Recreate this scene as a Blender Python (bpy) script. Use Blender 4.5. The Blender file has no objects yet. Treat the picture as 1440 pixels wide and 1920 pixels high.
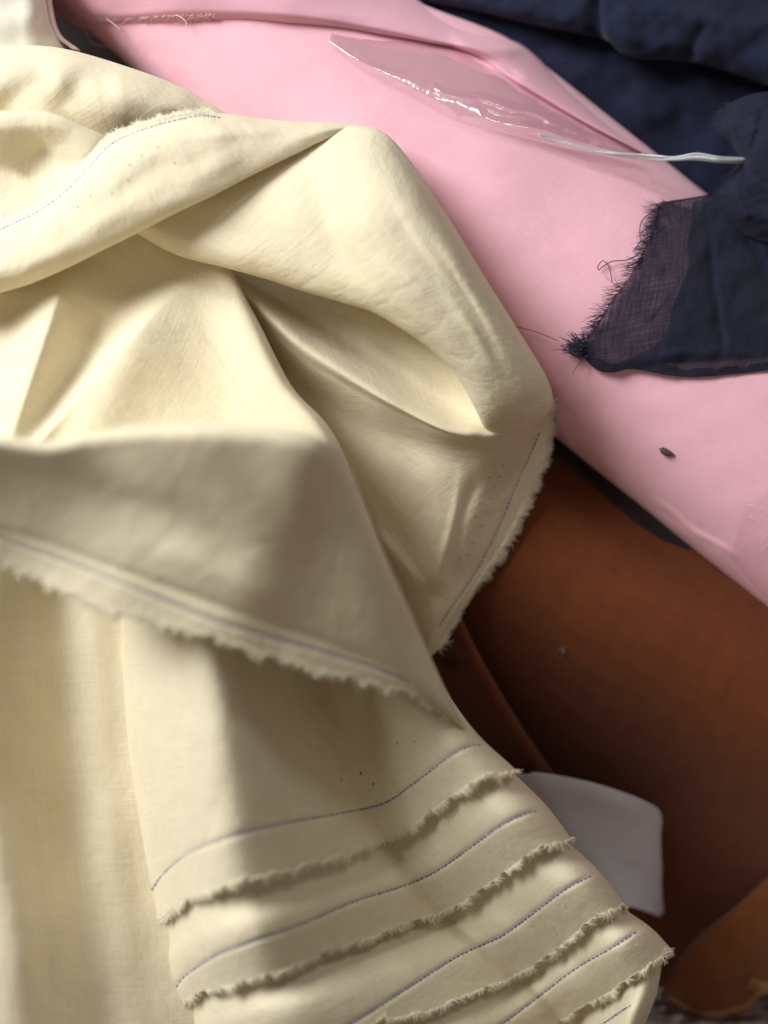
import bpy, math, random
import numpy as np
random.seed(7); RNG = np.random.default_rng(7)
C = bpy.context.scene
COL = C.collection
S = 0.0003125            # metres per unit (one unit = one photo pixel on the z=0 plane)
D = 2000.0               # camera height in units

# ------------------------------------------------------------------ helpers
def world(G):
    G = np.asarray(G, float)
    k = (D - G[..., 2]) / D
    return np.stack([(G[..., 0]-720)*k*S, -(G[..., 1]-960)*k*S, G[..., 2]*S], -1)

def cr(ctrl, n):
    """uniform Catmull-Rom through ctrl (m, ..., 3) -> (n, ..., 3)"""
    c = np.asarray(ctrl, float); m = len(c)
    t = np.linspace(0, m-1, n); i = np.minimum(t.astype(int), m-2); f = (t-i).reshape((-1,)+(1,)*(c.ndim-1))
    p1 = c[i]; p2 = c[i+1]
    p0 = np.where((i > 0).reshape(f.shape), c[np.maximum(i-1, 0)], 2*p1-p2)
    p3 = np.where((i < m-2).reshape(f.shape), c[np.minimum(i+2, m-1)], 2*p2-p1)
    return .5*((2*p1)+(-p0+p2)*f+(2*p0-5*p1+4*p2-p3)*f*f+(-p0+3*p1-3*p2+p3)*f**3)

def resample(path, n):
    p = cr(path, 40*len(path)); d = np.r_[0, np.cumsum(np.linalg.norm(np.diff(p, axis=0), axis=1))]
    s = np.linspace(0, d[-1], n)
    return np.stack([np.interp(s, d, p[:, k]) for k in range(p.shape[1])], -1)

def loft(rows, nu=180, nv=180, even=False):
    if even:
        R = np.array([resample(r, nu) for r in rows])
    else:
        R = np.array([cr(r, nu) for r in rows])
    return cr(R, nv)

def sm(x, a, b):
    t = np.clip((x-a)/(b-a), 0, 1); return t*t*(3-2*t)

def crease(G, poly, h, wl, wr=None, t0=.25, t1=.25, p=2.0):
    """add a ridge (h>0) or groove along poly; wl / wr = widths on either side"""
    wr = wr or wl
    P = resample(np.array(poly, float), 60); X = G[..., :2]
    A = P[:-1]; B = P[1:]; best = np.full(X.shape[:2], 1e9); sd = np.zeros(X.shape[:2]); tt = np.zeros(X.shape[:2])
    for k in range(len(A)):
        ab = B[k]-A[k]; L = ab@ab + 1e-9
        t = np.clip(((X-A[k])@ab)/L, 0, 1)
        q = X-(A[k]+t[..., None]*ab); d = np.hypot(q[..., 0], q[..., 1])
        s = ab[0]*q[..., 1]-ab[1]*q[..., 0]
        m = d < best
        best[m] = d[m]; sd[m] = s[m]; tt[m] = (k+t[m])/len(A)
    w = np.where(sd > 0, wr, wl)
    f = np.exp(-(best/w)**p)
    if t0: f = f*sm(tt, -.02, t0)
    if t1: f = f*sm(1-tt, -.02, t1)
    G[..., 2] += h*f
    return G

def wob(G, amp, lam, seed=0, n=7):
    r = np.random.default_rng(seed); z = np.zeros(G.shape[:2])
    for _ in range(n):
        a = r.uniform(0, 2*math.pi); l = lam*r.uniform(.6, 1.7)
        z += np.sin((G[..., 0]*math.cos(a)+G[..., 1]*math.sin(a))*2*math.pi/l + r.uniform(0, 6.28))
    G[..., 2] += amp*z/math.sqrt(n)
    return G

def link(o, parent):
    COL.objects.link(o)
    if parent is not None: o.parent = parent
    return o

def mesh(name, V, F, mat, parent=None, smooth=True, uv=None):
    me = bpy.data.meshes.new(name)
    me.from_pydata(np.asarray(V).tolist(), [], F); me.update()
    if smooth: me.polygons.foreach_set('use_smooth', [True]*len(me.polygons))
    if uv is not None:
        l = me.uv_layers.new(name='UVMap')
        idx = np.empty(len(me.loops), int); me.loops.foreach_get('vertex_index', idx)
        l.data.foreach_set('uv', np.asarray(uv)[idx].astype(np.float32).ravel())
    me.materials.append(mat)
    return link(bpy.data.objects.new(name, me), parent)

def sheet(name, G, mat, parent=None, ang=0.0, close_u=False, thick=1.6):
    nv, nu = G.shape[:2]
    W = world(G)
    du = np.r_[0, np.cumsum(np.linalg.norm(np.diff(W[nv//2], axis=0), axis=1))]/S
    dv = np.r_[0, np.cumsum(np.linalg.norm(np.diff(W[:, nu//2], axis=0), axis=1))]/S
    U, Vv = np.meshgrid(du, dv); c, s = math.cos(ang), math.sin(ang)
    uv = np.stack([(c*U-s*Vv)/100, (s*U+c*Vv)/100], -1).reshape(-1, 2)
    idx = np.arange(nv*nu).reshape(nv, nu)
    q = np.stack([idx[:-1, :-1], idx[:-1, 1:], idx[1:, 1:], idx[1:, :-1]], -1).reshape(-1, 4).tolist()
    if close_u:
        q += np.stack([idx[:-1, -1], idx[:-1, 0], idx[1:, 0], idx[1:, -1]], -1).reshape(-1, 4).tolist()
        q += [idx[0].tolist(), idx[-1][::-1].tolist()]
    o = mesh(name, W.reshape(-1, 3), q, mat, parent, uv=uv)
    if thick and not close_u:
        m = o.modifiers.new('thickness', 'SOLIDIFY'); m.thickness = thick*S; m.offset = 0
    return o

def empty(name, label, cat, px, py, z, group=None):
    o = bpy.data.objects.new(name, None); COL.objects.link(o)
    o['label'] = label; o['category'] = cat
    if group: o['group'] = group
    return o   # kept at the origin: children are modelled in place

def tag(o, label, cat, group=None):
    o['label'] = label; o['category'] = cat
    if group: o['group'] = group
    return o

class Strands:
    def __init__(s): s.V = []; s.F = []
    def add(s, pts, r0, r1=None, k=4, cap=True):
        """tube through pts given in (px,py,z); radii in units"""
        r1 = r0 if r1 is None else r1
        W = world(np.asarray(pts, float)); n = len(W); b = len(s.V)
        T = np.gradient(W, axis=0); T /= np.linalg.norm(T, axis=1)[:, None]+1e-12
        ref = np.array([0, 0, 1.0]) if abs(T[0, 2]) < .9 else np.array([1.0, 0, 0])
        for i in range(n):
            a = np.cross(T[i], ref); a /= np.linalg.norm(a)+1e-12; c = np.cross(T[i], a)
            r = (r0+(r1-r0)*i/(n-1))*S
            for j in range(k):
                th = 2*math.pi*j/k
                s.V.append(W[i]+r*(math.cos(th)*a+math.sin(th)*c))
        for i in range(n-1):
            for j in range(k):
                s.F.append((b+i*k+j, b+i*k+(j+1) % k, b+(i+1)*k+(j+1) % k, b+(i+1)*k+j))
        if cap:
            s.F.append(tuple(b+j for j in range(k))[::-1]); s.F.append(tuple(b+(n-1)*k+j for j in range(k)))
    def ribbon(s, pts, r0, r1, roll):
        """flat single-face yarn end, lying mostly flat"""
        W = world(np.asarray(pts, float)); n = len(W); b = len(s.V)
        T = np.gradient(W, axis=0); T /= np.linalg.norm(T, axis=1)[:, None]+1e-12
        for i in range(n):
            a = np.cross(T[i], [0, 0, 1.]); a /= np.linalg.norm(a)+1e-12; c = np.cross(T[i], a)
            a = a*math.cos(roll)+c*math.sin(roll); r = (r0+(r1-r0)*i/(n-1))*S
            s.V += [W[i]-a*r, W[i]+a*r]
        for i in range(n-1): s.F.append((b+2*i, b+2*i+1, b+2*i+3, b+2*i+2))
    def build(s, name, mat, parent=None): return mesh(name, s.V, s.F, mat, parent)

def surf(G, px, py, r=7.0):
    X = G.reshape(-1, 3); d = np.hypot(X[:, 0]-px, X[:, 1]-py)
    m = d < max(r, d.min()+.5)
    z = X[m, 2]; dd = d[m]; top = z > z.max()-14
    w = 1/(dd[top]+.4)**2
    return float((z[top]*w).sum()/w.sum())

def stitch(G, path, mat, parent, dash=6.2, gap=2.8, r=0.9, name='stitching', lift=1.6):
    n = int(sum(math.dist(path[i], path[i+1]) for i in range(len(path)-1)))
    P = resample(np.array(path, float), max(n//3, 8)); z = np.array([surf(G, *p) for p in P])
    k = np.ones(5)/5; z = np.convolve(np.pad(z, 2, mode='edge'), k, 'valid')
    d = np.r_[0, np.cumsum(np.linalg.norm(np.diff(P, axis=0), axis=1))]
    st = Strands(); s = 0.0
    while s+dash < d[-1]:
        L = dash*random.uniform(.8, 1.15); ss = np.linspace(s, s+L, 4)
        X = np.stack([np.interp(ss, d, P[:, 0])+random.uniform(-.4, .4), np.interp(ss, d, P[:, 1])+random.uniform(-.4, .4),
                      np.interp(ss, d, z)+lift+np.array([-1.2, .3, .3, -1.2])], -1)
        st.add(X, r*random.uniform(.8, 1.15), k=5); s += L+gap*random.uniform(.7, 1.3)
    return st.build(name, mat, parent)

def holes(G, pts, mat, parent, r=1.4):
    for x, y in pts:
        z = surf(G, x, y)+1.6; rr = r*random.uniform(.75, 1.2)
        ring = [(x+rr*math.cos(t)*random.uniform(.8, 1.1), y+rr*math.sin(t)*random.uniform(.8, 1.1), z) for t in np.linspace(0, 6.283, 9)[:-1]]
        mesh('needle_hole', world(np.array(ring)).tolist(), [tuple(range(8))], mat, parent, smooth=False)

def fringe(edge, prev, mat, parent, per=1.2, ln=(6, 14), r=0.8, curl=.5, droop=4, name='fringe', clump=14., lean=0.0, smin=0., smax=1., back=4.):
    """short loose yarn ends along an edge polyline (px,py,z arrays); prev = the row just inside it"""
    edge = np.asarray(edge); prev = np.asarray(prev)
    d = np.r_[0, np.cumsum(np.linalg.norm(np.diff(edge[:, :2], axis=0), axis=1))]
    st = Strands(); n = int(d[-1]*per); ph = random.uniform(0, 9)
    for _ in range(n):
        s = random.uniform(smin, smax)*d[-1]
        e = np.array([np.interp(s, d, edge[:, k]) for k in range(3)]); q = np.array([np.interp(s, d, prev[:, k]) for k in range(3)])
        o = e-q; o /= np.linalg.norm(o)+1e-9
        tg = np.array([np.interp(min(s+3, d[-1]), d, edge[:, k])-np.interp(max(s-3, 0), d, edge[:, k]) for k in range(3)]); tg /= np.linalg.norm(tg)+1e-9
        c = math.sin(s/clump+ph)+.6*math.sin(s/(clump*.37)+2*ph)+.5*math.sin(s/(clump*.17)+5*ph)
        L = random.uniform(*ln)*(1+.28*c)
        side = lean+.45*math.cos(s/clump*1.3+ph)+random.gauss(0, curl)
        v = o+side*tg*.8; v /= np.linalg.norm(v)
        b0 = back*random.uniform(.1, 1.6); p0 = e-o*b0+[0, 0, 1.3]; up = random.uniform(.6, 3.2)
        cu = random.gauss(0, .22)*L
        pts = [p0, e-o*b0*.3+v*L*.3+[0, 0, up+1.2], e+v*L*.7+tg*cu*.5+[0, 0, up*1.1-droop*.3], e+v*L+tg*cu+[0, 0, up*.6-droop*random.uniform(.2, 1)]]
        if mat is M_fluff: st.ribbon(pts, 1.5*r*random.uniform(.7, 1.3), r*.7, random.gauss(0, .5))
        else: st.add(pts, r*random.uniform(.7, 1.2), r*.35, k=3, cap=False)
    return st.build(name, mat, parent)

# ------------------------------------------------------------------ materials
def nt(name):
    m = bpy.data.materials.new(name); m.use_nodes = True
    t = m.node_tree; t.nodes.clear()
    return m, t, t.nodes, t.links

def cloth(name, col, col2=None, trans=0.15, weave=1.0, rough=.9, sheen=.15, fine=30., bump=.25, mott=3., see=0.0, crum=0., slub=0.06, scol=None):
    m, t, N, L = nt(name)
    out = N.new('ShaderNodeOutputMaterial'); b = N.new('ShaderNodeBsdfPrincipled')
    b.inputs['Roughness'].default_value = rough; b.inputs['Sheen Weight'].default_value = sheen
    b.inputs['Sheen Roughness'].default_value = .6
    b.inputs['Specular IOR Level'].default_value = .12
    uv = N.new('ShaderNodeUVMap')
    def noise(sx, sy, det=3., rough=.6):
        mp = N.new('ShaderNodeMapping'); mp.inputs['Scale'].default_value = (sx, sy, 1)
        L.new(uv.outputs[0], mp.inputs[0])
        n = N.new('ShaderNodeTexNoise'); n.inputs['Scale'].default_value = 1; n.inputs['Detail'].default_value = det; n.inputs['Roughness'].default_value = rough
        L.new(mp.outputs[0], n.inputs['Vector']); return n.outputs['Fac']
    def math2(op, a, c, bval=None):
        n = N.new('ShaderNodeMath'); n.operation = op
        L.new(a, n.inputs[0])
        if c is not None: L.new(c, n.inputs[1])
        else: n.inputs[1].default_value = bval
        return n.outputs[0]
    wa = noise(1.3*weave, fine); wb = noise(fine, 1.3*weave)
    wv = math2('ADD', wa, wb)
    mot = noise(mott, mott, 4.)
    mixf = N.new('ShaderNodeMix'); mixf.data_type = 'RGBA'
    mixf.inputs['A'].default_value = (*col, 1); mixf.inputs['B'].default_value = (*(col2 or tuple(c*.86 for c in col)), 1)
    rmp = N.new('ShaderNodeMapRange'); rmp.inputs['From Min'].default_value = .35; rmp.inputs['From Max'].default_value = .65
    L.new(mot, rmp.inputs['Value']); L.new(rmp.outputs[0], mixf.inputs['Factor'])
    val = N.new('ShaderNodeMapRange'); val.inputs['From Min'].default_value = .7; val.inputs['From Max'].default_value = 1.3
    val.inputs['To Min'].default_value = 1-slub; val.inputs['To Max'].default_value = 1+slub
    L.new(wv, val.inputs['Value'])
    mul = N.new('ShaderNodeVectorMath'); mul.operation = 'SCALE'
    L.new(mixf.outputs['Result'], mul.inputs[0]); L.new(val.outputs[0], mul.inputs['Scale'])
    L.new(mul.outputs[0], b.inputs['Base Color'])
    bp = N.new('ShaderNodeBump'); bp.inputs['Strength'].default_value = bump; bp.inputs['Distance'].default_value = 1.6*S
    L.new(wv, bp.inputs['Height'])
    if crum:
        cn = noise(1.1, .8, 5., .55)
        rid = math2('ABSOLUTE', math2('SUBTRACT', cn, None, .5), None, 0)
        b2 = N.new('ShaderNodeBump'); b2.inputs['Strength'].default_value = crum; b2.inputs['Distance'].default_value = 22*S
        L.new(rid, b2.inputs['Height']); L.new(b2.outputs[0], bp.inputs['Normal'])
    L.new(bp.outputs[0], b.inputs['Normal'])
    res = b.outputs[0]
    if trans:
        tr = N.new('ShaderNodeBsdfTranslucent'); L.new(mul.outputs[0], tr.inputs['Color'])
        mx = N.new('ShaderNodeMixShader'); mx.inputs[0].default_value = trans
        L.new(res, mx.inputs[1]); L.new(tr.outputs[0], mx.inputs[2]); res = mx.outputs[0]
    if see:   # open weave: fine gaps between yarns
        tp = N.new('ShaderNodeBsdfTransparent'); mx = N.new('ShaderNodeMixShader')
        r2 = N.new('ShaderNodeMapRange'); r2.inputs['From Min'].default_value = .75; r2.inputs['From Max'].default_value = 1.25
        r2.inputs['To Min'].default_value = see*.6; r2.inputs['To Max'].default_value = see*1.5
        L.new(wv, r2.inputs['Value']); L.new(r2.outputs[0], mx.inputs[0])
        L.new(res, mx.inputs[1]); L.new(tp.outputs[0], mx.inputs[2]); res = mx.outputs[0]
    L.new(res, out.inputs[0])
    return m

def plain(name, col, rough=.8, spec=.2, noise=.12, scale=300.):
    m, t, N, L = nt(name)
    out = N.new('ShaderNodeOutputMaterial'); b = N.new('ShaderNodeBsdfPrincipled')
    b.inputs['Roughness'].default_value = rough; b.inputs['Specular IOR Level'].default_value = spec
    g = N.new('ShaderNodeNewGeometry'); n = N.new('ShaderNodeTexNoise'); n.inputs['Scale'].default_value = scale; n.inputs['Detail'].default_value = 4
    L.new(g.outputs['Position'], n.inputs['Vector'])
    mx = N.new('ShaderNodeMix'); mx.data_type = 'RGBA'
    mx.inputs['A'].default_value = (*[c*(1-noise) for c in col], 1); mx.inputs['B'].default_value = (*[c*(1+noise) for c in col], 1)
    L.new(n.outputs['Fac'], mx.inputs['Factor']); L.new(mx.outputs['Result'], b.inputs['Base Color'])
    L.new(b.outputs[0], out.inputs[0]); return m

def yarn(name, col, tr):
    m, t, N, L = nt(name)
    out = N.new('ShaderNodeOutputMaterial'); a = N.new('ShaderNodeBsdfDiffuse'); b = N.new('ShaderNodeBsdfTranslucent'); x = N.new('ShaderNodeMixShader')
    g = N.new('ShaderNodeNewGeometry'); mx = N.new('ShaderNodeMix'); mx.data_type = 'RGBA'
    mx.inputs['A'].default_value = (*[c*.92 for c in col], 1); mx.inputs['B'].default_value = (*[min(.95, c*1.06) for c in col], 1)
    L.new(g.outputs['Random Per Island'], mx.inputs['Factor'])
    for k in (a, b): L.new(mx.outputs['Result'], k.inputs['Color'])
    x.inputs[0].default_value = tr; L.new(a.outputs[0], x.inputs[1]); L.new(b.outputs[0], x.inputs[2]); L.new(x.outputs[0], out.inputs[0])
    return m

def film(name, tint=(.985, .965, .972), gloss=.18, rough=.15, body=.03, bodycol=(.6, .58, .62), scale=30., bump=.15, edge=.36):
    m, t, N, L = nt(name)
    out = N.new('ShaderNodeOutputMaterial')
    tp = N.new('ShaderNodeBsdfTransparent'); tp.inputs[0].default_value = (*tint, 1)
    df = N.new('ShaderNodeBsdfDiffuse'); df.inputs[0].default_value = (*bodycol, 1)
    gl = N.new('ShaderNodeBsdfGlossy'); gl.inputs['Roughness'].default_value = rough; gl.inputs['Color'].default_value = (.95, .97, 1, 1)
    g = N.new('ShaderNodeUVMap'); n = N.new('ShaderNodeTexNoise'); n.inputs['Scale'].default_value = 1.; n.inputs['Detail'].default_value = 3
    mp = N.new('ShaderNodeMapping'); mp.inputs['Scale'].default_value = (scale*.05, scale*.16, 1)
    L.new(g.outputs[0], mp.inputs[0]); L.new(mp.outputs[0], n.inputs['Vector'])
    bp = N.new('ShaderNodeBump'); bp.inputs['Strength'].default_value = bump; bp.inputs['Distance'].default_value = 6*S
    L.new(n.outputs['Fac'], bp.inputs['Height']); L.new(bp.outputs[0], gl.inputs['Normal'])
    m1 = N.new('ShaderNodeMixShader'); m1.inputs[0].default_value = body
    L.new(tp.outputs[0], m1.inputs[1]); L.new(df.outputs[0], m1.inputs[2])
    lw = N.new('ShaderNodeLayerWeight'); lw.inputs['Blend'].default_value = .35; L.new(bp.outputs[0], lw.inputs['Normal'])
    mr = N.new('ShaderNodeMapRange'); mr.inputs['To Min'].default_value = gloss; mr.inputs['To Max'].default_value = edge
    L.new(lw.outputs['Fresnel'], mr.inputs['Value'])
    m2 = N.new('ShaderNodeMixShader'); L.new(mr.outputs[0], m2.inputs[0])
    L.new(m1.outputs[0], m2.inputs[1]); L.new(gl.outputs[0], m2.inputs[2]); L.new(m2.outputs[0], out.inputs[0])
    return m

M_cream = cloth('cream_linen', (.88, .80, .575), (.865, .78, .55), trans=.14, bump=.40, slub=.06, fine=40, weave=.8, crum=.34)
M_white = cloth('offwhite_cotton', (.82, .785, .66), trans=.1, bump=.06, slub=.02)
M_blush = cloth('blush_cotton', (.74, .56, .52), trans=.1, bump=.05, slub=.02)
M_fluff = yarn('cream_yarn', (.97, .90, .71), .28)
M_blue = plain('blue_thread', (.10, .18, .46), .8, .1)
M_hole = plain('hole_dark', (.05, .06, .10), .9, .05)
M_pink = cloth('pink_cotton', (.91, .515, .595), (.895, .50, .575), trans=.05, bump=.25, slub=.035, fine=42, sheen=.1, crum=.10)
M_pinkf = cloth('pink_cotton_loose', (.88, .50, .60), (.86, .48, .58), trans=.2, bump=.12, slub=.03, fine=40)
M_pinky = plain('pink_yarn', (.90, .66, .70), .9, .05)
M_navy = cloth('navy_muslin', (.0115, .0150, .036), (.009, .0125, .031), trans=0, bump=.35, slub=.25, fine=30, sheen=.06)
M_navys = cloth('navy_muslin_sheer', (.024, .026, .050), (.019, .021, .042), trans=.05, bump=.5, slub=.35, fine=26, see=.42, sheen=.06)
M_navyy = plain('navy_yarn', (.045, .048, .072), .9, .05)
M_rust = cloth('rust_cotton', (.132, .0335, .0066), (.118, .029, .006), trans=0, bump=.35, slub=.16, fine=34, sheen=.12, crum=.12)
M_rust2 = cloth('rust_cotton_loose', (.165, .050, .012), (.15, .042, .010), trans=.05, bump=.25, slub=.15, fine=30)
M_rusty = plain('rust_yarn', (.42, .22, .10), .95, .05)
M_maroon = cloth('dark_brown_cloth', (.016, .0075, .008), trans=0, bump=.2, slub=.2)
M_paper = plain('grey_paper', (.70, .69, .75), .7, .2, .04, 120.)
M_film = film('clear_film')
M_film2 = film('clear_bag_film', tint=(.8, .78, .82), body=.35, bodycol=(.34, .32, .36), gloss=.06)
M_wrap = film('clinging_film', tint=(.995, .98, .985), body=.008, gloss=.05, bump=.5, scale=60, edge=.13)
M_cord = film('twisted_film', tint=(.85, .9, .9), body=.55, bodycol=(.90, .93, .94), gloss=.22, rough=.2, bump=.5, scale=120)
M_husk = plain('seed_husk', (.06, .05, .04), .6, .3, .4, 900.)
M_hair = plain('dark_thread', (.03, .022, .02), .8, .1)
M_lint = plain('white_lint', (.26, .22, .20), .95, .05)
M_table = plain('dark_table', (.020, .013, .010), .7, .2, .3, 60.)

# ------------------------------------------------------------------ setting
tb = mesh('tabletop', [(-.75, -.75, -.085), (.75, -.75, -.085), (.75, .75, -.085), (-.75, .75, -.085),
                       (-.75, -.75, -.115), (.75, -.75, -.115), (.75, .75, -.115), (-.75, .75, -.115)],
          [(0, 1, 2, 3), (7, 6, 5, 4), (0, 4, 5, 1), (1, 5, 6, 2), (2, 6, 7, 3), (3, 7, 4, 0)], M_table, smooth=False)
tb['kind'] = 'structure'

# ------------------------------------------------------------------ pink roll
nrm = math.hypot(.78, .62); AX = np.array([.78, .62])/nrm; NX = np.array([-.62, .78])/nrm
def pw(px, py): return NX[0]*px+NX[1]*py
def pa(px, py): return AX[0]*px+AX[1]*py
def plim(a): return -540.+62*(1-sm(a, 560, 830)), -4.-55*(1-sm(a, 150, 800))
def pinkz(px, py):
    w = pw(px, py); lo, hi = plim(pa(px, py)); c = (lo+hi)/2; h = (hi-lo)/2
    return 60+205*np.sqrt(np.clip(1-((w-c)/h)**2, 0, 1))
pink = empty('pink_fabric_roll', 'fat roll of plain pink cotton lying diagonally under the cream cloth', 'fabric roll', 0, 0, 0)
na, nth = 260, 220
a = np.linspace(-350, 2300, na)[:, None]; th = np.linspace(0, 2*math.pi, nth, endpoint=False)[None, :]
lo, hi = plim(a); w = (lo+hi)/2 + (hi-lo)/2*np.cos(th)
z = 60+205*np.sin(th)+0*a
G = np.stack([AX[0]*a+NX[0]*w, AX[1]*a+NX[1]*w, z], -1)
top = (np.sin(th) > 0)+0*a
G0 = G.copy()
crease(G, [(1040, 800), (1110, 850), (1180, 935), (1260, 985), (1420, 1085)], 5, 10, 40)
crease(G, [(1215, 930), (1255, 955), (1300, 995), (1350, 1022), (1400, 1055)], 5, 5, 8, p=2)
crease(G, [(1100, 830), (1150, 890), (1200, 960)], 5, 20, 30)
wob(G, 1.6, 330, 3); wob(G, .5, 120, 5)
G[..., 2] = np.where(top > 0, G[..., 2], G0[..., 2])
sheet('roll_body', G, M_pink, pink, close_u=True)
PG = G
# loose outer end, folded over the top of the roll
lower = [(40, -70), (110, 0), (190, 36), (318, 30), (520, 31), (690, 54), (800, 76), (885, 97), (985, 163), (1100, 232), (1205, 286)]
upper = [(110, -190), (200, -170), (320, -140), (470, -110), (620, -70), (760, -14), (850, 50), (975, 84), (1060, 165), (1140, 236), (1215, 291)]
rows = []
for k, (t, dz) in enumerate([(-.12, -8), (0., 12), (.12, 20), (.35, 23), (.65, 18), (.9, 6), (1.0, -12), (.97, -45)]):
    rows.append([(l[0]+(u[0]-l[0])*t, l[1]+(u[1]-l[1])*t, float(pinkz(l[0]+(u[0]-l[0])*t, l[1]+(u[1]-l[1])*t))*(1 if i > 0 else 1)+dz) for i, (l, u) in enumerate(zip(lower, upper))])
G = loft(rows, 260, 90)
crease(G, [(840, 62), (900, 88), (985, 96)], 10, 7, 14)
crease(G, [(870, 95), (930, 120), (985, 150)], -8, 9, 9)
crease(G, [(560, 20), (700, 40), (860, 80)], 5, 12, 22)
wob(G, 2.0, 150, 9)
pl = sheet('loose_end', G, M_pinkf, pink)
e = G[13]
fringe(e[8:90], G[16][8:90], M_pinky, pl, per=.5, ln=(8, 34), r=.7, curl=.9, droop=2, clump=20)
st = Strands()
for pts in [[(330, 28), (342, 34), (350, 44), (346, 52)], [(326, 27), (332, 10), (348, -4)], [(150, 30), (160, 62), (176, 82), (205, 88)], [(200, 35), (222, 52), (225, 60)], [(165, 32), (158, 50), (170, 66), (188, 60)]]:
    st = Strands(); P = resample(np.array(pts, float), 14); st.add([(x, y, float(pinkz(x, y))+16) for x, y in P], .9, .6, k=4)
    st.build('loose_thread', M_pinky, pl)

# ------------------------------------------------------------------ navy cloth behind
navy = empty('navy_fabric_pile', 'soft pile of dark navy muslin behind the pink roll', 'fabric', 0, 0, 0)
rows = [[(560, -260, 30), (900, -260, 40), (1150, -220, 60), (1400, -150, 70), (1700, -60, 60)],
        [(640, -120, 40), (900, -60, 45), (1150, 0, 60), (1400, 60, 70), (1700, 140, 60)],
        [(700, 10, 30), (930, 70, 40), (1150, 130, 55), (1400, 190, 60), (1700, 280, 60)],
        [(760, 80, 10), (960, 150, 20), (1150, 220, 35), (1380, 300, 40), (1700, 420, 60)],
        [(800, 160, -30), (980, 240, -20), (1150, 310, -10), (1360, 400, 0), (1700, 540, 40)],
        [(820, 240, -90), (990, 330, -90), (1150, 400, -80), (1350, 480, -70), (1700, 640, 0)]]
G = loft(rows, 200, 160); wob(G, 5, 140, 21); wob(G, 1.5, 45, 22)
crease(G, [(1010, 80), (1100, 150), (1240, 240)], 8, 18, 40)
sheet('cloth_layer', G, M_navy, navy, ang=.4)
rows = [[(560, -300, 70), (800, -280, 90), (960, -260, 110), (1100, -240, 130), (1250, -200, 140), (1400, -160, 150), (1700, -100, 160)],
        [(640, -150, 75), (830, -110, 95), (980, -80, 120), (1120, -60, 140), (1260, -30, 150), (1400, 10, 160), (1700, 80, 170)],
        [(700, -50, 65), (860, -15, 90), (985, 10, 118), (1120, 30, 142), (1240, 60, 150), (1380, 90, 155), (1700, 180, 170)],
        [(740, -18, 55), (880, 12, 78), (1000, 38, 100), (1120, 58, 130), (1200, 92, 135), (1360, 118, 135), (1700, 240, 160)],
        [(760, -4, 40), (900, 20, 55), (1010, 48, 75), (1128, 72, 105), (1185, 107, 108), (1345, 128, 105), (1700, 262, 130)],
        [(765, -20, 10), (900, 5, 25), (1010, 30, 40), (1110, 50, 60), (1190, 85, 60), (1340, 105, 60), (1700, 230, 80)]]
G = loft(rows, 220, 140); wob(G, 4, 110, 25); wob(G, 1.2, 40, 26)
crease(G, [(1128, -30), (1122, 20), (1130, 85)], -26, 9, 22, t0=.4, t1=0)
crease(G, [(1180, -20), (1176, 40), (1200, 95)], 9, 14, 22)
crease(G, [(1330, 40), (1300, 90), (1310, 120)], -9, 8, 16)
crease(G, [(1200, 0), (1320, 40), (1440, 60)], 10, 20, 30)
sheet('turned_layer', G, M_navy, navy, ang=.2)

# ------------------------------------------------------------------ frayed navy scrap lying over the pink roll
scrap = empty('frayed_navy_cloth', 'sheer navy muslin corner with frayed raw edge draped on the pink roll', 'fabric', 0, 0, 0)
def nz(x, y, d=14): return max(float(pinkz(x, y)), 130+.25*(y-200 if y < 420 else 220))+d
L_ = [(1338, 368), (1290, 374), (1240, 384), (1226, 432), (1204, 476), (1180, 520), (1152, 556), (1122, 604), (1098, 640), (1092, 664)]
Rr = [(1620, 250), (1620, 300), (1600, 340), (1580, 400), (1560, 450), (1540, 500), (1520, 560), (1500, 610), (1490, 650), (1480, 668)]
rows = []
for (l, r) in zip(L_, Rr):
    rows.append([(l[0]+(r[0]-l[0])*t, l[1]+(r[1]-l[1])*t, nz(l[0]+(r[0]-l[0])*t, l[1]+(r[1]-l[1])*t, 9+6*math.sin(3*t))) for t in (0, .15, .3, .5, .75, 1)])
low = [(1092, 668), (1118, 692), (1150, 698), (1190, 692), (1300, 706), (1480, 690)]
rows.append([(x, y, nz(x, y, 10)) for x, y in low])
rows.append([(x+14, y-16, nz(x, y, 1)) for x, y in low])
rows[0] = [(x+4, y+3, z_-10) for x, y, z_ in rows[0]]
G = loft(rows, 200, 200)
wob(G, 1.5, 70, 31); wob(G, .6, 26, 32)
crease(G, [(1180, 480), (1220, 500), (1260, 520)], -6, 7, 10)
crease(G, [(1195, 630), (1240, 580), (1270, 540)], -3, 4, 8)
crease(G, [(1330, 430), (1338, 520), (1360, 680)], -9, 7, 12)
crease(G, [(1385, 400), (1420, 470), (1460, 560)], -9, 8, 14)
crease(G, [(1100, 672), (1180, 676), (1300, 660)], 5, 10, 16)
single = sheet('single_layer', G, M_navys, scrap, ang=.3, thick=.8); SG = G
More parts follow.
